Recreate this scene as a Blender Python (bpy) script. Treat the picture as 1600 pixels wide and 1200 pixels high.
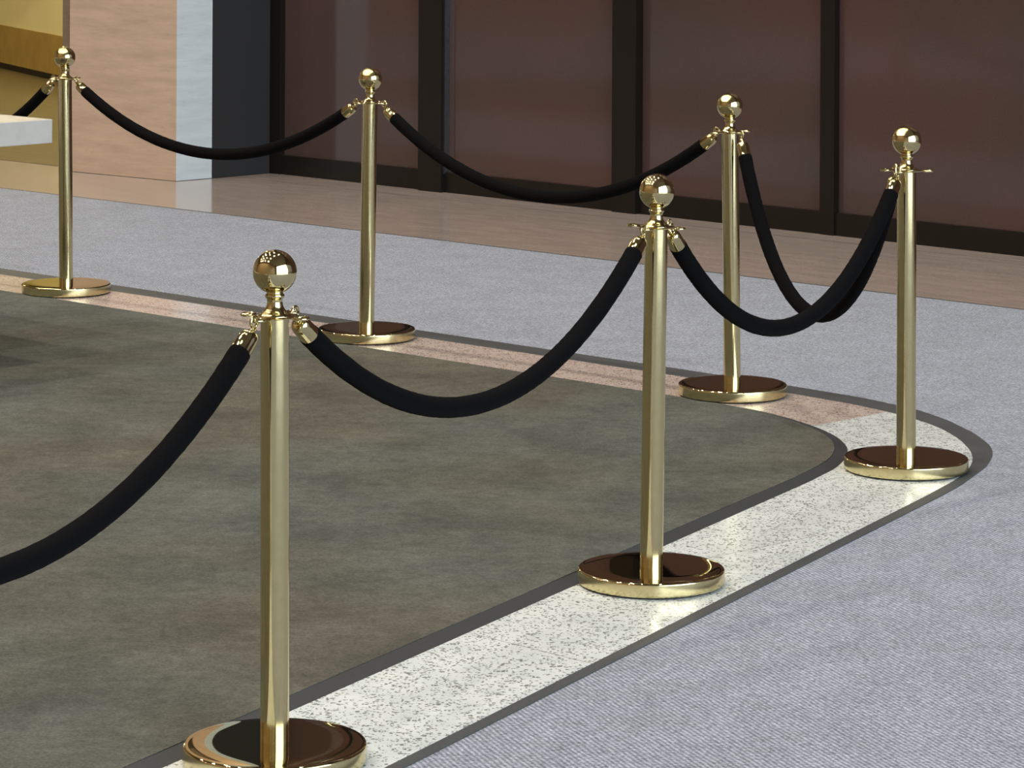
import bpy, bmesh, math, random
import numpy as np
from mathutils import Vector, Matrix

S = bpy.context.scene
C = S.collection
for o in list(bpy.data.objects):
    bpy.data.objects.remove(o)

# ---------------------------------------------------------------- camera
cam_data = bpy.data.cameras.new('camera')
cam = bpy.data.objects.new('camera', cam_data); C.objects.link(cam)
cam_data.sensor_fit = 'HORIZONTAL'
cam_data.sensor_width = 36.0
cam_data.lens = 4880.36 / 1600 * 36
cam_data.shift_y = -814.52 / 1600
cam_data.clip_end = 200
ro = -0.005231
X = Vector((math.cos(ro), 0, -math.sin(ro)))
Y = Vector((math.sin(ro), 0, math.cos(ro)))
Z = X.cross(Y)
M = Matrix((X, Y, Z)).transposed().to_4x4()
M.translation = (0, 0, 1.5654)
cam.matrix_world = M
S.camera = cam

# ---------------------------------------------------------------- view, world, light
S.view_settings.view_transform = 'Standard'
S.view_settings.look = 'None'
S.view_settings.gamma = 1.0
S.view_settings.exposure = -0.07
S.view_settings.use_curve_mapping = False

U = Vector((0.731, -0.682, 0)).normalized()      # along the far wall, to the right
V = Vector((0.682, 0.731, 0)).normalized()       # towards the far wall
def P(u, v, z=0.0):
    p = U * u + V * v
    return Vector((p.x, p.y, z))
ANG = math.atan2(U.y, U.x)

UW, WV0, WV1, WZ0, WZ1 = 7.0, -3.4, 10.2, 0.05, 9.2      # window wall position and opening
CEIL = 10.0
world = bpy.data.worlds.new('daylight'); S.world = world
world.use_nodes = True
wn = world.node_tree.nodes; wl = world.node_tree.links; wn.clear()
wo = wn.new('ShaderNodeOutputWorld'); bg = wn.new('ShaderNodeBackground')
tc = wn.new('ShaderNodeTexCoord'); sp = wn.new('ShaderNodeSeparateXYZ'); cr = wn.new('ShaderNodeValToRGB')
wl.new(tc.outputs['Generated'], sp.inputs[0]); 
mp = wn.new('ShaderNodeMapRange'); mp.inputs[1].default_value = -1; mp.inputs[2].default_value = 1
wl.new(sp.outputs['Z'], mp.inputs[0]); wl.new(mp.outputs[0], cr.inputs[0])
e = cr.color_ramp.elements
e[0].position = 0.47; e[0].color = (0.20, 0.20, 0.19, 1)
e[1].position = 0.52; e[1].color = (0.78, 0.90, 1.0, 1)
wl.new(cr.outputs[0], bg.inputs[0]); bg.inputs[1].default_value = 6.5
wl.new(bg.outputs[0], wo.inputs[0])

def area(name, loc, direction, sx, sy, power, color, portal=False, shape='RECTANGLE'):
    d = bpy.data.lights.new(name, 'AREA'); d.shape = shape; d.size = sx
    if shape == 'RECTANGLE': d.size_y = sy
    d.energy = power; d.color = color
    o = bpy.data.objects.new(name, d); C.objects.link(o)
    o.location = loc
    o.rotation_euler = Vector(direction).to_track_quat('-Z', 'Y').to_euler()
    if portal: d.cycles.is_portal = True
    return o
area('window_daylight', P(UW + 0.05, (WV0 + WV1) / 2, (WZ0 + WZ1) / 2), -U, WV1 - WV0, WZ1 - WZ0, 1, (1, 1, 1), True)
for iu in range(4):
    for iv in range(4):
        area('downlight', P(-16.2 + 3.7 * iu, -2.6 + 3.4 * iv, CEIL - 0.03), (0, 0, -1), 0.34, 0.34, 160, (1.0, 0.90, 0.76), shape='DISK')
for k in range(3):
    area('corridor_light', P(-20.5 + 2.6 * k, 11.6, 3.55), (0, 0, -1), 0.5, 0.5, 62, (1.0, 0.88, 0.48), shape='DISK')

# ---------------------------------------------------------------- materials
def mat(name):
    m = bpy.data.materials.new(name); m.use_nodes = True
    n = m.node_tree.nodes; l = m.node_tree.links
    return m, n, l, n['Principled BSDF']
def lin(r, g, b):
    f = lambda c: (c / 255 / 12.92) if c / 255 <= 0.04045 else ((c / 255 + 0.055) / 1.055) ** 2.4
    return (f(r), f(g), f(b), 1)
def coords(n, l, scale=(1, 1, 1), rot=0.0):
    t = n.new('ShaderNodeTexCoord'); m = n.new('ShaderNodeMapping')
    m.inputs['Scale'].default_value = scale; m.inputs['Rotation'].default_value = (0, 0, rot)
    l.new(t.outputs['Object'], m.inputs['Vector'])
    return m.outputs[0]
def noise(n, l, vec, scale, detail=4, rough=0.55):
    x = n.new('ShaderNodeTexNoise'); x.inputs['Scale'].default_value = scale
    x.inputs['Detail'].default_value = detail; x.inputs['Roughness'].default_value = rough
    l.new(vec, x.inputs['Vector']); return x.outputs['Fac']
def ramp(n, l, fac, stops):
    r = n.new('ShaderNodeValToRGB'); el = r.color_ramp.elements
    while len(el) < len(stops): el.new(0.5)
    for e_, (p_, c_) in zip(el, stops): e_.position = p_; e_.color = c_
    l.new(fac, r.inputs[0]); return r.outputs[0]
def mix(n, l, a, b, fac=1.0, mode='MULTIPLY'):
    x = n.new('ShaderNodeMix'); x.data_type = 'RGBA'; x.blend_type = mode
    if isinstance(fac, (int, float)): x.inputs[0].default_value = fac
    else: l.new(fac, x.inputs[0])
    for i, s in ((6, a), (7, b)):
        if isinstance(s, tuple): x.inputs[i].default_value = s
        else: l.new(s, x.inputs[i])
    return x.outputs[2]
def bump(n, l, b, h, strength, dist):
    x = n.new('ShaderNodeBump'); x.inputs['Strength'].default_value = strength; x.inputs['Distance'].default_value = dist
    l.new(h, x.inputs['Height']); l.new(x.outputs[0], b.inputs['Normal'])
def math_(n, l, op, a, b=None):
    x = n.new('ShaderNodeMath'); x.operation = op
    for i, s in ((0, a), (1, b)):
        if s is None: continue
        if isinstance(s, (int, float)): x.inputs[i].default_value = s
        else: l.new(s, x.inputs[i])
    return x.outputs[0]

def simple(name, col, rough=0.5, metal=0.0, spec=0.5, nscale=40, namp=0.12):
    m, n, l, b = mat(name)
    f = noise(n, l, coords(n, l), nscale)
    k = tuple(c * (1 - namp) for c in col[:3]) + (1,); k2 = tuple(min(1, c * (1 + namp)) for c in col[:3]) + (1,)
    l.new(ramp(n, l, f, [(0.3, k), (0.7, k2)]), b.inputs['Base Color'])
    b.inputs['Roughness'].default_value = rough; b.inputs['Metallic'].default_value = metal
    b.inputs['Specular IOR Level'].default_value = spec
    return m

def brass(name, rough, var):
    m, n, l, b = mat(name)
    v = coords(n, l)
    f = noise(n, l, v, 60, 3)
    l.new(ramp(n, l, f, [(0.3, (0.66, 0.57, 0.31, 1)), (0.7, (0.72, 0.62, 0.35, 1))]), b.inputs['Base Color'])
    b.inputs['Metallic'].default_value = 1
    r = n.new('ShaderNodeMapRange'); r.inputs[3].default_value = rough; r.inputs[4].default_value = rough + var
    l.new(noise(n, l, v, 25, 2), r.inputs[0]); l.new(r.outputs[0], b.inputs['Roughness'])
    return m
M_brass = brass('polished_brass', 0.018, 0.02)
M_side = brass('satin_rim_brass', 0.20, 0.06)
M_tube = brass('satin_brass', 0.10, 0.05)

def velvet():
    m, n, l, b = mat('black_velvet')
    v = coords(n, l)
    f = noise(n, l, v, 900, 3)
    l.new(ramp(n, l, f, [(0.3, (0.0015, 0.0015, 0.0016, 1)), (0.75, (0.008, 0.008, 0.0085, 1))]), b.inputs['Base Color'])
    b.inputs['Roughness'].default_value = 0.95; b.inputs['Specular IOR Level'].default_value = 0.04
    b.inputs['Sheen Weight'].default_value = 0.005; b.inputs['Sheen Roughness'].default_value = 0.4
    b.inputs['Sheen Tint'].default_value = (0.8, 0.82, 1, 1)
    bump(n, l, b, f, 0.6, 0.002)
    return m
M_velvet = velvet()

def carpet_mat():
    m, n, l, b = mat('ribbed_blue_grey_carpet')
    rd = math.atan2(-0.935, 0.355)
    v = coords(n, l, rot=-rd + 0.0)                      # x runs along the ribs, y across them
    s = n.new('ShaderNodeSeparateXYZ'); l.new(v, s.inputs[0])
    wob = noise(n, l, coords(n, l, (1, 1, 1), -rd), 14, 2)
    ph = math_(n, l, 'MULTIPLY', s.outputs['Y'], 2 * math.pi / 0.0102)
    ph2 = math_(n, l, 'ADD', ph, math_(n, l, 'MULTIPLY', wob, 5.0))
    rib = math_(n, l, 'ADD', math_(n, l, 'MULTIPLY', math_(n, l, 'SINE', ph2), 0.5), 0.5)
    v2 = coords(n, l, (60, 240, 60), -rd)
    fl = noise(n, l, v2, 1.0, 3, 0.7)
    big = noise(n, l, coords(n, l), 6, 4)
    fine = noise(n, l, coords(n, l), 150, 2, 0.8)
    h = math_(n, l, 'ADD', math_(n, l, 'MULTIPLY', rib, 0.40), math_(n, l, 'MULTIPLY', fl, 1.10))
    c1 = ramp(n, l, h, [(0.34, (0.054, 0.062, 0.080, 1)), (1.0, (0.355, 0.385, 0.465, 1))])
    c2 = mix(n, l, c1, ramp(n, l, fine, [(0.32, (0.50, 0.50, 0.52, 1)), (0.68, (1.45, 1.45, 1.44, 1))]))
    c3 = mix(n, l, c2, ramp(n, l, big, [(0.35, (0.92, 0.92, 0.91, 1)), (0.65, (1.05, 1.05, 1.06, 1))]))
    l.new(c3, b.inputs['Base Color'])
    b.inputs['Roughness'].default_value = 0.95; b.inputs['Specular IOR Level'].default_value = 0.1
    b.inputs['Sheen Weight'].default_value = 0.15
    bump(n, l, b, h, 0.35, 0.002)
    return m

def rug_mat():
    m, n, l, b = mat('olive_grey_rug_pile')
    v = coords(n, l)
    f1 = noise(n, l, v, 3.2, 6, 0.62)
    f2 = noise(n, l, v, 160, 3, 0.7)
    f3 = noise(n, l, v, 22, 4, 0.7)
    f4 = noise(n, l, v, 0.9, 2)
    c = ramp(n, l, f1, [(0.32, (0.070, 0.071, 0.064, 1)), (0.68, (0.112, 0.114, 0.102, 1))])
    c = mix(n, l, c, ramp(n, l, f3, [(0.3, (0.82, 0.81, 0.80, 1)), (0.7, (1.16, 1.17, 1.16, 1))]))
    c = mix(n, l, c, ramp(n, l, f2, [(0.3, (0.70, 0.70, 0.70, 1)), (0.7, (1.3, 1.3, 1.28, 1))]))
    c = mix(n, l, c, ramp(n, l, f4, [(0.40, (1.0, 0.95, 0.88, 1)), (0.62, (0.97, 1.03, 1.06, 1))]))
    l.new(c, b.inputs['Base Color'])
    b.inputs['Roughness'].default_value = 0.95; b.inputs['Specular IOR Level'].default_value = 0.1
    bump(n, l, b, f2, 0.4, 0.003)
    return m

JOINTS = [((-0.0823, 6.3511), (0.1555, 6.1171)), ((0.5962, 7.1738), (0.758, 7.3183)), ((0.8703, 8.7112), (1.0774, 8.9200))]
def terrazzo():
    m, n, l, b = mat('polished_terrazzo')
    v = coords(n, l)
    t = n.new('ShaderNodeTexCoord'); s = n.new('ShaderNodeSeparateXYZ'); l.new(t.outputs['Object'], s.inputs[0])
    # dark chips
    vo = n.new('ShaderNodeTexVoronoi'); vo.inputs['Scale'].default_value = 135; vo.inputs['Randomness'].default_value = 1
    wv = n.new('ShaderNodeVectorMath'); wv.operation = 'ADD'
    nz = n.new('ShaderNodeTexNoise'); nz.inputs['Scale'].default_value = 70; l.new(v, nz.inputs['Vector'])
    sc = n.new('ShaderNodeVectorMath'); sc.operation = 'SCALE'; sc.inputs['Scale'].default_value = 0.018
    l.new(nz.outputs['Color'], sc.inputs[0]); l.new(v, wv.inputs[0]); l.new(sc.outputs[0], wv.inputs[1])
    l.new(wv.outputs[0], vo.inputs['Vector'])
    cs = n.new('ShaderNodeSeparateColor'); l.new(vo.outputs['Color'], cs.inputs[0])
    rad = math_(n, l, 'MULTIPLY', math_(n, l, 'POWER', cs.outputs[0], 1.0), 0.62)
    chip = math_(n, l, 'SUBTRACT', rad, vo.outputs['Distance'])
    cm = ramp(n, l, chip, [(0.0, (0, 0, 0, 1)), (0.07, (1, 1, 1, 1))])
    basew = ramp(n, l, noise(n, l, v, 12, 5, 0.7), [(0.3, (0.62, 0.68, 0.68, 1)), (0.7, (0.77, 0.81, 0.82, 1))])
    basep = ramp(n, l, noise(n, l, v, 30, 5, 0.7), [(0.3, (0.44, 0.37, 0.34, 1)), (0.7, (0.60, 0.52, 0.48, 1))])
    # pink slabs beyond the radial joint at the bend
    (ax, ay), (bx, by) = JOINTS[2]
    nx, ny = -(by - ay), bx - ax; L = math.hypot(nx, ny); nx /= L; ny /= L
    d = math_(n, l, 'ADD', math_(n, l, 'MULTIPLY', math_(n, l, 'SUBTRACT', s.outputs['X'], ax), nx),
              math_(n, l, 'MULTIPLY', math_(n, l, 'SUBTRACT', s.outputs['Y'], ay), ny))
    pink = ramp(n, l, math_(n, l, 'MULTIPLY', d, 60.0), [(0.0, (0, 0, 0, 1)), (1.0, (1, 1, 1, 1))])
    c = mix(n, l, basew, basep, pink, 'MIX')
    dark = mix(n, l, (0.14, 0.15, 0.14, 1), (0.20, 0.12, 0.10, 1), pink, 'MIX')
    c = mix(n, l, c, dark, math_(n, l, 'MULTIPLY', cm, 0.85), 'MIX')
    for (ax, ay), (bx, by) in JOINTS[:2]:
        nx, ny = -(by - ay), bx - ax; L = math.hypot(nx, ny); nx /= L; ny /= L
        d = math_(n, l, 'ABSOLUTE', math_(n, l, 'ADD', math_(n, l, 'MULTIPLY', math_(n, l, 'SUBTRACT', s.outputs['X'], ax), nx),
              math_(n, l, 'MULTIPLY', math_(n, l, 'SUBTRACT', s.outputs['Y'], ay), ny)))
        near = math_(n, l, 'LESS_THAN', d, 0.0013)
        c = mix(n, l, c, (0.22, 0.22, 0.20, 1), math_(n, l, 'MULTIPLY', near, 0.8), 'MIX')
    l.new(c, b.inputs['Base Color'])
    b.inputs['Roughness'].default_value = 0.19
    b.inputs['Specular IOR Level'].default_value = 0.5
    return m

def travertine(name, c0, c1, rough, joints=None, vert=False, zj=None):
    m, n, l, b = mat(name)
    v = coords(n, l, (2.0, 2.0, 14.0) if vert else (2.2, 9.0, 2.0), 0)
    f = noise(n, l, v, 1.6, 7, 0.65)
    g = noise(n, l, coords(n, l, (8, 8, 60) if vert else (14, 40, 10)), 1.5, 4, 0.7)
    c = ramp(n, l, f, [(0.3, c0), (0.7, c1)])
    c = mix(n, l, c, ramp(n, l, g, [(0.28, (0.88, 0.86, 0.84, 1)), (0.42, (1, 1, 1, 1))]))
    if joints:
        t = n.new('ShaderNodeTexCoord'); s = n.new('ShaderNodeSeparateXYZ'); l.new(t.outputs['Object'], s.inputs[0])
        for axis, step, off in joints:
            q = math_(n, l, 'ABSOLUTE', math_(n, l, 'SUBTRACT', math_(n, l, 'FRACT', math_(n, l, 'DIVIDE', math_(n, l, 'ADD', s.outputs[axis], off), step)), 0.5))
            near = math_(n, l, 'LESS_THAN', q, 0.004 / step)
            c = mix(n, l, c, (0.5, 0.47, 0.44, 1), near, 'MULTIPLY')
    l.new(c, b.inputs['Base Color'])
    b.inputs['Roughness'].default_value = rough
    return m
M_floor = travertine('travertine_floor', (0.30, 0.25, 0.225, 1), (0.40, 0.335, 0.30, 1), 0.13, joints=[('Y', 1.25, 0.175)])
M_pier = travertine('travertine_wall', (0.39, 0.285, 0.215, 1), (0.50, 0.38, 0.29, 1), 0.4, vert=True)
M_pier_daylit = travertine('travertine_daylit_end_face', (0.50, 0.56, 0.60, 1), (0.62, 0.69, 0.72, 1), 0.35, vert=True)  # same travertine, window daylight on the end face put into a paler, bluer colour
M_hall = travertine('warm_travertine_wall', (0.20, 0.14, 0.085, 1), (0.30, 0.22, 0.14, 1), 0.45, vert=True)
M_black = simple('dark_bronze_frame', (0.008, 0.006, 0.0045, 1), 0.35, 0.0, 0.3)
M_mullion_edge = simple('mullion_edge_glint', (0.25, 0.27, 0.30, 1), 0.35, 1.0)  # metal tone standing in for daylight glinting on a mullion's chamfer
M_darkface = simple('blue_black_wall_panel', (0.022, 0.023, 0.025, 1), 0.55, 0.0, 0.35, 300, 0.2)
M_inner = simple('charcoal_band', (0.030, 0.034, 0.040, 1), 0.6, 0.0, 0.3, 120, 0.15)
M_band = simple('dark_grey_band', (0.066, 0.071, 0.074, 1), 0.55, 0.0, 0.3, 120, 0.15)
M_yellow = simple('pale_yellow_plaster', (0.72, 0.62, 0.34, 1), 0.7, 0, 0.3, 2, 0.05)
M_ochre = simple('ochre_skirting_stone', (0.36, 0.23, 0.06, 1), 0.5, 0, 0.4, 5, 0.15)
M_ceiling = simple('cream_ceiling_plaster', (0.24, 0.225, 0.19, 1), 0.8, 0, 0.2, 3, 0.04)
M_white = simple('white_marble', (0.56, 0.54, 0.50, 1), 0.25, 0, 0.5, 18, 0.06)
M_rubber = simple('black_rubber_foot', (0.01, 0.01, 0.01, 1), 0.7)
M_carpet = carpet_mat(); M_rug = rug_mat(); M_terrazzo = terrazzo()
def panel_mat():
    m, n, l, b = mat('dark_red_brown_panel')
    v = coords(n, l)
    f = noise(n, l, v, 1.1, 3, 0.5); g = noise(n, l, v, 180, 3, 0.8)
    c = ramp(n, l, f, [(0.35, (0.056, 0.038, 0.034, 1)), (0.65, (0.072, 0.040, 0.037, 1))])
    c = mix(n, l, c, ramp(n, l, g, [(0.3, (0.85, 0.85, 0.85, 1)), (0.7, (1.15, 1.15, 1.15, 1))]))
    l.new(c, b.inputs['Base Color']); b.inputs['Roughness'].default_value = 0.09; b.inputs['Specular IOR Level'].default_value = 0.55
    return m
M_panel = panel_mat()

# ---------------------------------------------------------------- helpers
def obj(name, bm, m, parent=None, smooth=False, auto=None):
    bmesh.ops.recalc_face_normals(bm, faces=bm.faces)
    me = bpy.data.meshes.new(name); bm.to_mesh(me); bm.free()
    me.materials.append(m)
    if smooth: me.shade_smooth()
    if auto is not None:
        me.shade_smooth()
        bm2 = bmesh.new(); bm2.from_mesh(me)
        for e_ in bm2.edges:
            if len(e_.link_faces) == 2 and e_.calc_face_angle(0) > auto: e_.smooth = False
        bm2.to_mesh(me); bm2.free()
    o = bpy.data.objects.new(name, me); C.objects.link(o)
    if parent: o.parent = parent
    return o
def tag(o, label=None, cat=None, group=None, kind=None):
    if label: o['label'] = label
    if cat: o['category'] = cat
    if group: o['group'] = group
    if kind: o['kind'] = kind
    return o
def lathe(bm, prof, n=64, cx=0, cy=0):
    rings = []
    for r, z in prof:
        if r < 1e-6: rings.append([bm.verts.new((cx, cy, z))])
        else: rings.append([bm.verts.new((cx + r * math.cos(2 * math.pi * k / n), cy + r * math.sin(2 * math.pi * k / n), z)) for k in range(n)])
    for a, b in zip(rings, rings[1:]):
        for k in range(n):
            k2 = (k + 1) % n
            if len(a) == 1 and len(b) == 1: continue
            if len(a) == 1: bm.faces.new((a[0], b[k], b[k2]))
            elif len(b) == 1: bm.faces.new((a[k], b[0], a[k2]))
            else: bm.faces.new((a[k], b[k], b[k2], a[k2]))
def tube(bm, pts, radii, n=20, caps=True):
    pts = [Vector(p) for p in pts]
    rings = []
    t0 = (pts[1] - pts[0]).normalized()
    ref = Vector((0, 0, 1)) if abs(t0.z) < 0.95 else Vector((1, 0, 0))
    nrm = (ref - t0 * ref.dot(t0)).normalized()
    for i, p in enumerate(pts):
        a = pts[max(0, i - 1)]; b = pts[min(len(pts) - 1, i + 1)]
        t = (b - a).normalized()
        nrm = (nrm - t * nrm.dot(t)).normalized(); bi = t.cross(nrm)
        r = radii[i] if isinstance(radii, (list, tuple)) else radii
        rings.append([bm.verts.new(p + (nrm * math.cos(2 * math.pi * k / n) + bi * math.sin(2 * math.pi * k / n)) * r) for k in range(n)])
    for a, b in zip(rings, rings[1:]):
        for k in range(n): bm.faces.new((a[k], a[(k + 1) % n], b[(k + 1) % n], b[k]))
    if caps: bm.faces.new(rings[0]); bm.faces.new(rings[-1])
def torus(bm, c, ax, R, r, n=28, m_=10, a0=0.0, a1=2 * math.pi, up=None):
    c = Vector(c); ax = Vector(ax).normalized()
    ref = Vector(up) if up is not None else (Vector((0, 0, 1)) if abs(ax.z) < 0.9 else Vector((1, 0, 0)))
    e1 = (ref - ax * ref.dot(ax)).normalized(); e2 = ax.cross(e1)
    closed = abs(a1 - a0 - 2 * math.pi) < 1e-6
    K = n if closed else n + 1
    rings = []
    for i in range(K):
        a = a0 + (a1 - a0) * i / n
        d = e1 * math.cos(a) + e2 * math.sin(a)
        rings.append([bm.verts.new(c + d * (R + r * math.cos(2 * math.pi * j / m_)) + ax * r * math.sin(2 * math.pi * j / m_)) for j in range(m_)])
    for i in range(n):
        a = rings[i]; b = rings[(i + 1) % K]
        for j in range(m_): bm.faces.new((a[j], a[(j + 1) % m_], b[(j + 1) % m_], b[j]))
    if not closed: bm.faces.new(rings[0]); bm.faces.new(rings[-1])
def boxuv(bm, u0, u1, v0, v1, z0, z1, bevel=0.0):
    vs = [bm.verts.new(P(u, v, z)) for z in (z0, z1) for (u, v) in ((u0, v0), (u1, v0), (u1, v1), (u0, v1))]
    fs = [(0, 3, 2, 1), (4, 5, 6, 7), (0, 1, 5, 4), (1, 2, 6, 5), (2, 3, 7, 6), (3, 0, 4, 7)]
    faces = [bm.faces.new([vs[i] for i in f]) for f in fs]
    if bevel:
        es = list({e_ for f in faces for e_ in f.edges})
        bmesh.ops.bevel(bm, geom=es, offset=bevel, segments=2, affect='EDGES', profile=0.7)
def slab(name, pts, z0, z1, m, parent=None, bev=0.0):
    bm = bmesh.new()
    lo = [bm.verts.new((x, y, z0)) for x, y in pts]; hi = [bm.verts.new((x, y, z1)) for x, y in pts]
    n = len(pts)
    bm.faces.new(hi); bm.faces.new(lo[::-1])
    for i in range(n): bm.faces.new((lo[i], lo[(i + 1) % n], hi[(i + 1) % n], hi[i]))
    if bev:
        top = [e_ for e_ in bm.edges if e_.verts[0].co.z > z1 - 1e-6 and e_.verts[1].co.z > z1 - 1e-6]
        bmesh.ops.bevel(bm, geom=top, offset=bev, segments=3, affect='EDGES', profile=0.5)
    return obj(name, bm, m, parent)

# ---------------------------------------------------------------- the floor, laid in layers
FAR = Vector((-0.733, 0.680)); NEAR = Vector((-0.472, -0.881))
def outline(pts, sigma=0.035, kfar=7.0, knear=4.0):
    """extend the traced bend with the two straight runs and smooth it"""
    p = [Vector(q) for q in pts]
    p = [p[0] + FAR * kfar] + p + [p[-1] + NEAR * knear]
    dense = []
    for a, b in zip(p, p[1:]):
        k = max(1, int((b - a).length / 0.02))
        dense += [a.lerp(b, i / k) for i in range(k)]
    dense.append(p[-1])
    A = np.array([[q.x, q.y] for q in dense])
    k = int(sigma * 3 / 0.02) + 1
    w = np.exp(-0.5 * (np.arange(-k, k + 1) * 0.02 / sigma) ** 2); w /= w.sum()
    B = A.copy()
    for i in range(k, len(A) - k): B[i] = w @ A[i - k:i + k + 1]
    keep = [0]
    for i in range(1, len(B) - 1):                       # thin out the straight runs
        a, b, c = B[keep[-1]], B[i], B[min(len(B) - 1, i + 1)]
        d1 = b - a; d2 = c - b
        ang = abs(math.atan2(d1[0] * d2[1] - d1[1] * d2[0], d1 @ d2))
        if ang > 0.012 or np.linalg.norm(d1) > 0.8: keep.append(i)
    keep.append(len(B) - 1)
    out = [tuple(B[i]) for i in keep]
    return out
def closed(o):
    return o + [(-8.0, o[-1][1]), (-8.0, o[0][1])]
O_ = [(-1.957, 11.986), (0.505, 9.702), (0.645, 9.568), (0.849, 9.372), (1.042, 9.168), (1.173, 8.98), (1.235, 8.82), (1.283, 8.61), (1.300, 8.43), (1.287, 8.299), (1.245, 8.138), (1.19, 8.005), (1.135, 7.875), (1.07, 7.748), (-0.184, 5.392)]
MO = [(-1.926, 11.805), (0.498, 9.559), (0.827, 9.246), (1.010, 9.045), (1.100, 8.91), (1.158, 8.799), (1.203, 8.671), (1.230, 8.504), (1.234, 8.342), (1.223, 8.226), (1.195, 8.105), (1.136, 7.95), (1.033, 7.745), (-0.217, 5.390)]
MI = [(-1.851, 11.360), (0.480, 9.187), (0.604, 9.064), (0.728, 8.925), (0.803, 8.799), (0.860, 8.671), (0.900, 8.528), (0.910, 8.388), (0.893, 8.245), (0.845, 8.090), (0.755, 7.905), (-0.599, 5.385)]
RU = [(-1.855, 11.354), (0.476, 9.180), (0.600, 9.058), (0.722, 8.918), (0.790, 8.793), (0.838, 8.668), (0.868, 8.560), (0.879, 8.461), (0.873, 8.360), (0.852, 8.245), (0.800, 8.110), (0.710, 7.930), (0.366, 7.300), (-0.292, 6.075), (-0.664, 5.385)]

bm = bmesh.new(); boxuv(bm, -24, UW + 0.4, -5.2, 16.2, -0.30, -0.008)
fl = obj('floor', bm, M_floor); fl.data.transform(Matrix.Rotation(-ANG, 4, 'Z')); fl.rotation_euler.z = ANG
tag(fl, kind='structure')
M_cfloor = travertine('olive_brown_stone_floor', (0.13, 0.10, 0.05, 1), (0.19, 0.145, 0.075, 1), 0.3, joints=[('Y', 1.25, 0.175)])
bm = bmesh.new(); boxuv(bm, -23.99, -12.3, 10.16, 16.19, -0.008, -0.0062)
cfl = obj('floor_corridor', bm, M_cfloor); cfl.data.transform(Matrix.Rotation(-ANG, 4, 'Z')); cfl.rotation_euler.z = ANG
tag(cfl, kind='structure')
# broadloom carpet with its straight far edge; the border is let into it
cp = [(-2.439 - 0.736 * 9, 14.93 + 0.677 * 9), (1.814 + 0.736 * 0.0, 11.019)]
ce = Vector((1.814, 11.019)) + Vector((0.736, -0.677)) * 7.5
c0 = Vector(cp[0])
pts = [(c0.x, c0.y), (ce.x, ce.y), (ce.x - V.x * 11, ce.y - V.y * 11), (c0.x - V.x * 11, c0.y - V.y * 11)]
carpet = slab('carpet', pts, -0.008, -0.0025, M_carpet)
tag(carpet, 'ribbed blue-grey carpet around the terrazzo border, ending at the travertine floor', 'carpet')
bm = bmesh.new()
a = Vector((c0.x, c0.y, -0.006)); b_ = Vector((ce.x, ce.y, -0.006)); w = Vector((V.x, V.y, 0)) * 0.028
for zz in (0,):
    q = [a, b_, b_ + w, a + w]
    lo = [bm.verts.new(p - Vector((0, 0, 0.002))) for p in q]; hi = [bm.verts.new(p + Vector((0, 0, 0.0018))) for p in q]
    bm.faces.new(hi); bm.faces.new(lo[::-1])
    for i in range(4): bm.faces.new((lo[i], lo[(i + 1) % 4], hi[(i + 1) % 4], hi[i]))
tag(obj('trim_1', bm, M_band), kind='structure')
inl = slab('outer_band', closed(outline(O_)), -0.0025, -0.0003, M_band)  # flat dark band, wider along the far run than the near one
tag(inl, 'dark grey band edging the terrazzo strip, bending round the corner stanchion', 'stone border')
ter = slab('terrazzo_border', closed(outline(MO)), -0.0003, 0.0, M_terrazzo)
tag(ter, 'speckled white and pink terrazzo strip on which the stanchions stand', 'terrazzo border')
inn = slab('inner_band', closed(outline(MI)), 0.0, 0.0008, M_inner)  # flat darker band, widest along the near run
tag(inn, 'dark band between the terrazzo strip and the olive grey rug', 'stone inlay')
rug = slab('rug', closed(outline(RU)), 0.0008, 0.0022, M_rug)
tag(rug, 'large olive grey rug filling the roped-off area, brushed in faint streaks', 'rug')

# ---------------------------------------------------------------- walls
def pt2(x, y): return (Vector((x, y, 0)).dot(U), Vector((x, y, 0)).dot(V))
cu, cv = pt2(-1.641, 15.332)             # front corner of the travertine pier
bu, bv = pt2(-1.196, 15.785)             # inner corner where the panelled wall begins
lu, lv = pt2(-2.21, 15.781)
bm = bmesh.new()
# pier: travertine block, its return face running back to the panelled wall
q = [(-1.641, 15.332), (-1.481, 15.478)]
def prism(bm, poly, z0, z1):
    lo = [bm.verts.new((x, y, z0)) for x, y in poly]; hi = [bm.verts.new((x, y, z1)) for x, y in poly]
    n = len(poly); bm.faces.new(hi); bm.faces.new(lo[::-1])
    for i in range(n): bm.faces.new((lo[i], lo[(i + 1) % n], hi[(i + 1) % n], hi[i]))
left = Vector((-2.232, 15.800)); corner = Vector((-1.641, 15.332)); mid = Vector((-1.481, 15.490)); inner = Vector((-1.196, 15.785))
back = Vector((-0.70, 0.714)); 
prism(bm, [tuple(left), tuple(corner), tuple(mid), tuple(mid + Vector((-0.62, 0.45))), tuple(left + Vector((0.1, 0.12)))], -0.006, CEIL)
w1 = obj('wall_pier', bm, M_pier); w1.name = 'wall_left'; tag(w1, kind='structure')
w1.data.materials.append(M_pier_daylit)
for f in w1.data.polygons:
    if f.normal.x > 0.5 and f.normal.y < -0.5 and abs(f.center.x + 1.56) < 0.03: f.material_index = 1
bm = bmesh.new()
prism(bm, [tuple(mid + Vector((0.004, 0.0))), tuple(inner), tuple(inner + Vector((-0.5, 0.55))), tuple(mid + Vector((-0.55, 0.60)))], -0.006, CEIL)
tag(obj('wall_recess', bm, M_darkface), kind='structure')
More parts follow.
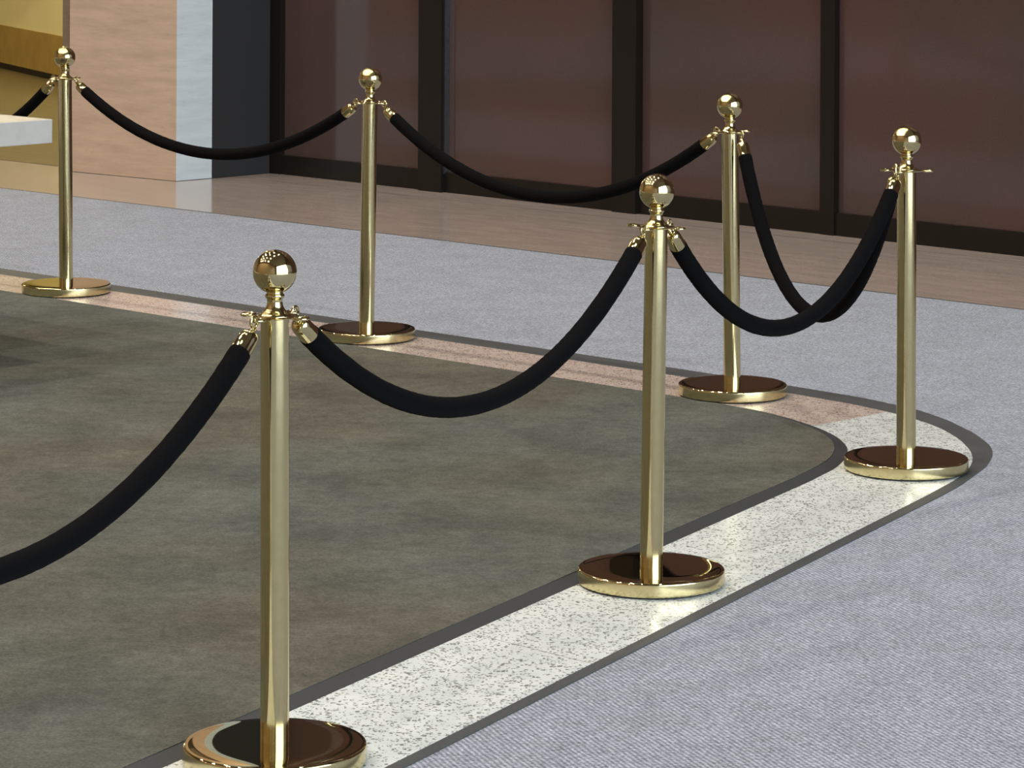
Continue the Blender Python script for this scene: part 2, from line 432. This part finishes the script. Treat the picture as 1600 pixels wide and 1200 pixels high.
# bronze trim on the far edge of the pier
bm = bmesh.new()
l2 = left + Vector((0.012, 0.02))
prism(bm, [tuple(l2), tuple(l2 + Vector((-0.058, 0.045))), tuple(l2 + Vector((-0.03, 0.10))), tuple(l2 + Vector((0.05, 0.06)))], -0.006, CEIL)
tag(obj('trim_2', bm, simple('taupe_painted_trim', (0.16, 0.12, 0.085, 1), 0.5)), kind='structure')

# panelled wall: panels between dark mullions over a dark bottom rail
WB = Vector((-1.196, 15.785)); WD = Vector((0.71445, -0.69969)); WN = Vector((-WD.y, WD.x)) * -1.0   # WN points to the room
if WN.y > 0: WN = -WN
def wbox(bm, s0, s1, d0, d1, z0, z1):
    q = [WB + WD * s0 + WN * d0, WB + WD * s1 + WN * d0, WB + WD * s1 + WN * d1, WB + WD * s0 + WN * d1]
    prism(bm, [tuple(x) for x in q], z0, z1)
mull = [(-0.01, 0.077, 0.03), (1.096, 1.254, 0.045), (2.357, 2.501, 0.045), (3.545, 3.621, 0.03), (4.80, 4.95, 0.045), (6.05, 6.2, 0.045), (7.3, 7.45, 0.045), (8.55, 8.7, 0.045), (9.8, 9.95, 0.045), (11.05, 11.2, 0.045), (12.3, 12.45, 0.045), (13.55, 13.7, 0.045), (14.8, 14.95, 0.045), (16.05, 16.2, 0.045), (17.3, 17.45, 0.045), (18.5, 18.65, 0.045)]
bm = bmesh.new(); wbox(bm, -0.3, 18.7, -0.25, -0.03, -0.006, CEIL)
wr = obj('wall_back', bm, M_black); tag(wr, kind='structure')
for i, (a0, a1, d) in enumerate(mull[:-1]):
    b0 = mull[i + 1][0]
    bm = bmesh.new(); wbox(bm, a1 - 0.002, b0 + 0.002, -0.03, -0.004, 0.0, CEIL - 0.01)
    obj('panel', bm, M_panel, wr)
    bm = bmesh.new(); wbox(bm, a1 + 0.0, a1 + 0.006, -0.03, d * 0.6, 0.08, CEIL - 0.01)
    if i in (1,): obj('glint_strip', bm, M_mullion_edge, wr)  # thin strip added as the glint along one mullion edge
    else: bm.free()
for (a0, a1, d) in mull:
    bm = bmesh.new(); wbox(bm, a0, a1, -0.03, d, -0.006, CEIL - 0.01)
    obj('mullion', bm, M_black, wr)
bm = bmesh.new(); wbox(bm, 0.0, 18.6, -0.03, 0.020, -0.006, 0.088)
obj('bottom_rail', bm, M_black, wr)

# yellow-lit corridor wall beyond the pier
Y0 = Vector((-3.89, 23.75)); YD = Vector((0.415, -0.91)).normalized(); YN = Vector((0.91, 0.415)).normalized()
def ybox(bm, s0, s1, d0, d1, z0, z1):
    q = [Y0 + YD * s0 - YN * d0, Y0 + YD * s1 - YN * d0, Y0 + YD * s1 - YN * d1, Y0 + YD * s0 - YN * d1]
    prism(bm, [tuple(x) for x in q], z0, z1)
bm = bmesh.new(); ybox(bm, -3.0, 4.6, 0.0, -0.2, -0.006, 3.6)
tag(obj('wall_corridor', bm, M_yellow), kind='structure')
bm = bmesh.new(); ybox(bm, -3.0, 4.6, 0.02, 0.0, 0.03, 0.315)
tag(obj('baseboard_corridor', bm, M_ochre), kind='structure')
bm = bmesh.new(); ybox(bm, -3.0, 4.6, 0.03, 0.0, -0.006, 0.035)
tag(obj('trim_3', bm, M_black), kind='structure')

# the rest of the hall
bm = bmesh.new(); boxuv(bm, -24.2, UW + 0.5, -5.4, 16.4, CEIL, CEIL + 0.2)
tag(obj('ceiling', bm, M_ceiling), kind='structure')
bm = bmesh.new(); boxuv(bm, -24, -12.9, 10.2, 16.2, 3.6, 3.75)
tag(obj('ceiling_corridor', bm, M_ceiling), kind='structure')
bm = bmesh.new(); boxuv(bm, -24, -12.75, 9.9, 10.2, 3.6, CEIL)
tag(obj('wall_header', bm, M_hall), kind='structure')
bm = bmesh.new(); boxuv(bm, -24.3, -24, -5.4, 16.4, -0.3, CEIL)
tag(obj('wall_far_left', bm, M_hall), kind='structure')
bm = bmesh.new(); boxuv(bm, -24, UW + 0.4, -5.4, -5.2, -0.3, CEIL)
tag(obj('wall_front', bm, M_hall), kind='structure')
bm = bmesh.new(); boxuv(bm, -24, UW + 0.4, 16.2, 16.4, -0.3, CEIL)
tag(obj('wall_rear', bm, M_hall), kind='structure')
bm = bmesh.new()
boxuv(bm, UW, UW + 0.25, -5.2, WV0, -0.3, CEIL); boxuv(bm, UW, UW + 0.25, WV1, 16.2, -0.3, CEIL)
boxuv(bm, UW, UW + 0.25, WV0, WV1, WZ1, CEIL); boxuv(bm, UW, UW + 0.25, WV0, WV1, -0.3, WZ0)
tag(obj('wall_right', bm, M_hall), kind='structure')
bm = bmesh.new()
for k in range(1, 5):
    vv = WV0 + (WV1 - WV0) * k / 5
    boxuv(bm, UW + 0.06, UW + 0.14, vv - 0.03, vv + 0.03, WZ0, WZ1)
boxuv(bm, UW + 0.06, UW + 0.14, WV0, WV1, 4.6, 4.68)
tag(obj('window_1', bm, M_black), kind='structure')

# ---------------------------------------------------------------- stanchions
def make_stanchion():
    root = bpy.data.objects.new('stanchion', None); C.objects.link(root); root.empty_display_size = 0.1
    # foot and disc base
    bm = bmesh.new(); lathe(bm, [(0, 0), (0.1555, 0), (0.156, 0.0006), (0.155, 0.005), (0, 0.005)], 96)
    prof = [(0, 0.0016), (0.1575, 0.0016), (0.1593, 0.0026), (0.160, 0.005), (0.160, 0.0275)]
    for k in range(1, 9):
        a = math.pi / 2 * k / 8
        prof.append((0.160 - 0.005 * (1 - math.cos(a)), 0.0275 + 0.0048 * math.sin(a)))
    zt = 0.0298
    for r in (0.152, 0.148, 0.143, 0.138, 0.133, 0.128, 0.122, 0.116, 0.106, 0.092, 0.076, 0.06, 0.045, 0.03):
        z = 0.0352 - 0.0032 * (max(0, r - 0.112) / 0.042) ** 2.3
        prof.append((r, z))
    prof.append((0, 0.0352))
    foot = obj('foot_ring', bm, M_rubber, None, auto=0.6)
    bm = bmesh.new(); lathe(bm, prof, 128)
    base = obj('base', bm, M_brass, root, auto=0.9)
    base.data.materials.append(M_side)
    for f in base.data.polygons:
        if f.center.z < 0.028: f.material_index = 1
    foot.parent = base
    # pole
    bm = bmesh.new(); lathe(bm, [(0, 0.032), (0.0250, 0.032), (0.0250, 0.7695), (0, 0.7695)], 64)
    obj('pole', bm, M_tube, root, auto=0.6)
    # rope plate
    bm = bmesh.new(); lathe(bm, [(0, 0.769), (0.0255, 0.769), (0.041, 0.7715), (0.0425, 0.7728), (0.041, 0.774), (0, 0.7742)], 64)
    pl = obj('rope_plate', bm, M_brass, root, auto=0.9)
    for k in range(4):
        a = k * math.pi / 2
        bm = bmesh.new()
        torus(bm, (0.0545 * math.cos(a), 0.0545 * math.sin(a), 0.7725), (0, 0, 1), 0.0115, 0.0030, 28, 10)
        obj('rope_eye', bm, M_brass, pl, True)
    # neck
    bm = bmesh.new()
    prof = [(0, 0.7735), (0.0290, 0.7740), (0.0285, 0.7760), (0.0245, 0.7790), (0.0200, 0.7825), (0.0165, 0.7870), (0.0142, 0.7925), (0.0134, 0.7985),
            (0.0138, 0.8030), (0.0150, 0.8045), (0.0165, 0.8062), (0.0172, 0.8085), (0.0165, 0.8108), (0.0148, 0.8122), (0.0140, 0.8135), (0.0140, 0.8165), (0, 0.8165)]
    lathe(bm, prof, 48); obj('neck', bm, M_brass, root, auto=0.8)
    # ball
    bm = bmesh.new(); R = 0.0383; zc = 0.8501
    lathe(bm, [(R * math.sin(math.pi * k / 48), zc - R * math.cos(math.pi * k / 48)) for k in range(49)], 72)
    obj('ball_finial', bm, M_brass, root, True)
    return root
def kids(o): return [x for x in bpy.data.objects if x.parent == o]
def copy_tree(o, parent=None):
    c = o.copy(); C.objects.link(c); c.parent = parent
    for ch in kids(o): copy_tree(ch, c)
    return c
POS = [(-0.4043, 5.429), (0.3107, 6.7938), (1.0277, 8.0816), (0.6582, 9.2082), (-0.4701, 10.266), (-1.6074, 11.3168), (-1.1359, 4.0635), (-2.7509, 12.3776)]
LEAN = [-0.0050, 0.0094, -0.0030, -0.0144, 0.0100, -0.0110, 0, 0]     # the poles stand a little out of true
LAB = ['brass ball-top stanchion nearest the camera, its base cut by the bottom edge',
       'brass ball-top stanchion second nearest, on the white terrazzo between two drooping ropes',
       'brass ball-top stanchion at the right bend of the terrazzo strip',
       'brass ball-top stanchion on pink terrazzo just left of and behind the right bend',
       'brass ball-top stanchion in the far row, left of centre before the panelled wall',
       'brass ball-top stanchion farthest left, beside the travertine pier and marble table corner',
       'brass ball-top stanchion outside the left edge of the photo, holding the near rope',
       'brass ball-top stanchion outside the left edge of the photo, holding the far rope']
ROTS = [math.atan2(0.881, 0.472), math.atan2(0.881, 0.472), math.radians(-28), math.radians(120), math.atan2(0.68, -0.733), math.atan2(0.68, -0.733), math.atan2(0.881, 0.472), math.atan2(0.68, -0.733)]
proto = make_stanchion()
for i, (x, y) in enumerate(POS):
    o = proto if i == 0 else copy_tree(proto)
    o.location = (x, y, 0.0022); o.rotation_euler = (0, 0, ROTS[i])
    axis = Matrix.Rotation(-ROTS[i], 3, 'Z') @ Vector((0, 1, 0))
    for ch in kids(o):
        if not ch.name.startswith('base'): ch.matrix_local = Matrix.Rotation(LEAN[i], 4, axis)
    tag(o, LAB[i], 'stanchion', 'brass stanchions around the rug')

# the stanchion at the bend: turn two of its eyes to face its two neighbours
st = [o for o in bpy.data.objects if o.get('label') == LAB[2]][0]
pl_ = [c for c in kids(st) if c.name.startswith('rope_plate')][0]
eyes = sorted(kids(pl_), key=lambda o: o.name)
for k, j in ((0, 1), (1, 3)):
    want = math.atan2(POS[j][1] - POS[2][1], POS[j][0] - POS[2][0])
    eyes[k].rotation_euler.z = want - ROTS[2] - k * math.pi / 2
for k, a in ((2, math.radians(-8)), (3, math.radians(172))):
    eyes[k].rotation_euler.z = a - ROTS[2] - k * math.pi / 2

# ---------------------------------------------------------------- ropes
TOP = [(x + 0.77 * LEAN[i], y) for i, (x, y) in enumerate(POS)]
def eye_dir(i, d):
    if i == 2: return d.copy()                    # its plate carries an eye facing each of the two ropes
    best = max((ROTS[i] + k * math.pi / 2 for k in range(4)), key=lambda a: math.cos(a) * d.x + math.sin(a) * d.y)
    return Vector((math.cos(best), math.sin(best), 0))
def make_rope(ia, ib, sag, label, seed):
    A = Vector(TOP[ia]).to_3d(); B = Vector(TOP[ib]).to_3d()
    d = (B - A).normalized()
    A = A + (eye_dir(ia, d) - d) * 0.0545; B = B + (eye_dir(ib, -d) + d) * 0.0545      # hang from the nearest eye
    d = (B - A); L = d.length; d.normalize()
    r0, zh = 0.062, 0.765
    L2 = L - 2 * r0
    lo, hi = 0.05, 20.0
    for _ in range(80):
        m_ = math.sqrt(lo * hi)
        if m_ * (math.cosh(L2 / 2 / m_) - 1) > sag: lo = m_
        else: hi = m_
    def pt(x): return A + d * (r0 + x + L2 / 2) + Vector((0, 0, zh - sag + m_ * (math.cosh(x / m_) - 1)))
    # arc-length samples
    N = 400; xs = [-L2 / 2 + L2 * i / N for i in range(N + 1)]; ps = [pt(x) for x in xs]
    s = [0.0]
    for p, q in zip(ps, ps[1:]): s.append(s[-1] + (q - p).length)
    T = s[-1]
    def at(a):
        a = min(max(a, 0), T)
        i = max(0, min(N - 1, int(np.searchsorted(s, a)) - 1))
        f = (a - s[i]) / (s[i + 1] - s[i]); return ps[i].lerp(ps[i + 1], f)
    root = bpy.data.objects.new('barrier_rope', None); C.objects.link(root)
    mid_ = pt(0); root.location = mid_
    off = -mid_
    rnd = random.Random(seed)
    FER = 0.062                       # ferrule end measured along the rope
    bm = bmesh.new(); n = 150
    pts = []; rr = []
    for i in range(n + 1):
        a = FER + (T - 2 * FER) * i / n
        pts.append(at(a) + off); rr.append(0.0198 + rnd.uniform(-0.00035, 0.00035))
    rr[0] = rr[-1] = 0.0196
    pts = [pts[0] - (pts[1] - pts[0]).normalized() * 0.003] + pts + [pts[-1] + (pts[-1] - pts[-2]).normalized() * 0.003]
    rr = [0.0170] + rr + [0.0170]
    tube(bm, pts, rr, 28); obj('velvet_cord', bm, M_velvet, root, True)
    for sgn in (0, 1):
        f = (lambda a: at(a) + off) if sgn == 0 else (lambda a: at(T - a) + off)
        # ferrule
        aa = [0.017, 0.0175, 0.021, 0.026, 0.032, 0.036, 0.060, 0.0625, 0.063]
        ra = [0.004, 0.0110, 0.0150, 0.0168, 0.0178, 0.0180, 0.0186, 0.0190, 0.0180]
        bm = bmesh.new(); tube(bm, [f(x) for x in aa], ra, 32)
        fe = obj('ferrule', bm, M_brass, root, auto=0.7)
        # hook: swivel neck, then a curled snap through the eye of the plate
        p0 = f(0.018); p1 = f(0.005)
        bm = bmesh.new(); tube(bm, [p0, p0.lerp(p1, 0.5), p1], [0.0052, 0.0040, 0.0046], 14)
        end = A if sgn == 0 else B
        dd = d if sgn == 0 else -d
        eye = end + dd * 0.0545 + Vector((0, 0, 0.7747)) + off
        side = Vector((0, 0, 1)).cross(dd)
        c = eye + dd * 0.0115 + Vector((0, 0, -0.001))
        torus(bm, c, side, 0.0098, 0.0028, 20, 10, 0.35, 2 * math.pi - 0.1, up=(p1 - c))
        obj('hook', bm, M_brass, fe, True)
    tag(root, label, 'rope', 'black velvet barrier ropes')
    return root
make_rope(6, 0, 0.280, 'black velvet rope dropping left from the nearest stanchion, out of the photo', 1)
make_rope(0, 1, 0.254, 'black velvet rope drooping between the two nearest stanchions over the rug', 2)
make_rope(1, 2, 0.298, 'black velvet rope from the second nearest stanchion to the rightmost stanchion', 3)
make_rope(2, 3, 0.445, 'black velvet rope hanging deepest and narrowest, between the two rightmost stanchions', 4)
make_rope(3, 4, 0.240, 'black velvet rope in the far row in front of the brown wall panels', 5)
make_rope(4, 5, 0.210, 'black velvet rope in the far row in front of the travertine pier', 6)
make_rope(5, 7, 0.286, 'short visible end of black velvet rope going behind the marble table top', 7)

# ---------------------------------------------------------------- marble table, only its corner in view
root = bpy.data.objects.new('marble_table', None); C.objects.link(root)
tu, tv = pt2(-1.445, 9.85)
root.location = P(tu - 0.6, tv - 0.6, 0.0022)
tag(root, 'thick white marble table top corner jutting in at the left edge', 'table')
inv = Matrix.Translation(-root.location)
def child(bm, name, m):
    bmesh.ops.transform(bm, matrix=inv, verts=bm.verts); return obj(name, bm, m, root)
bm = bmesh.new(); boxuv(bm, tu - 1.2, tu, tv - 1.2, tv, 0.674 + 0.0, 0.749, 0.003); child(bm, 'table_top', M_white)
bm = bmesh.new(); boxuv(bm, tu - 0.85, tu - 0.35 - 0.1, tv - 0.85, tv - 0.45, 0.0022, 0.674, 0.003); child(bm, 'pedestal', M_white)
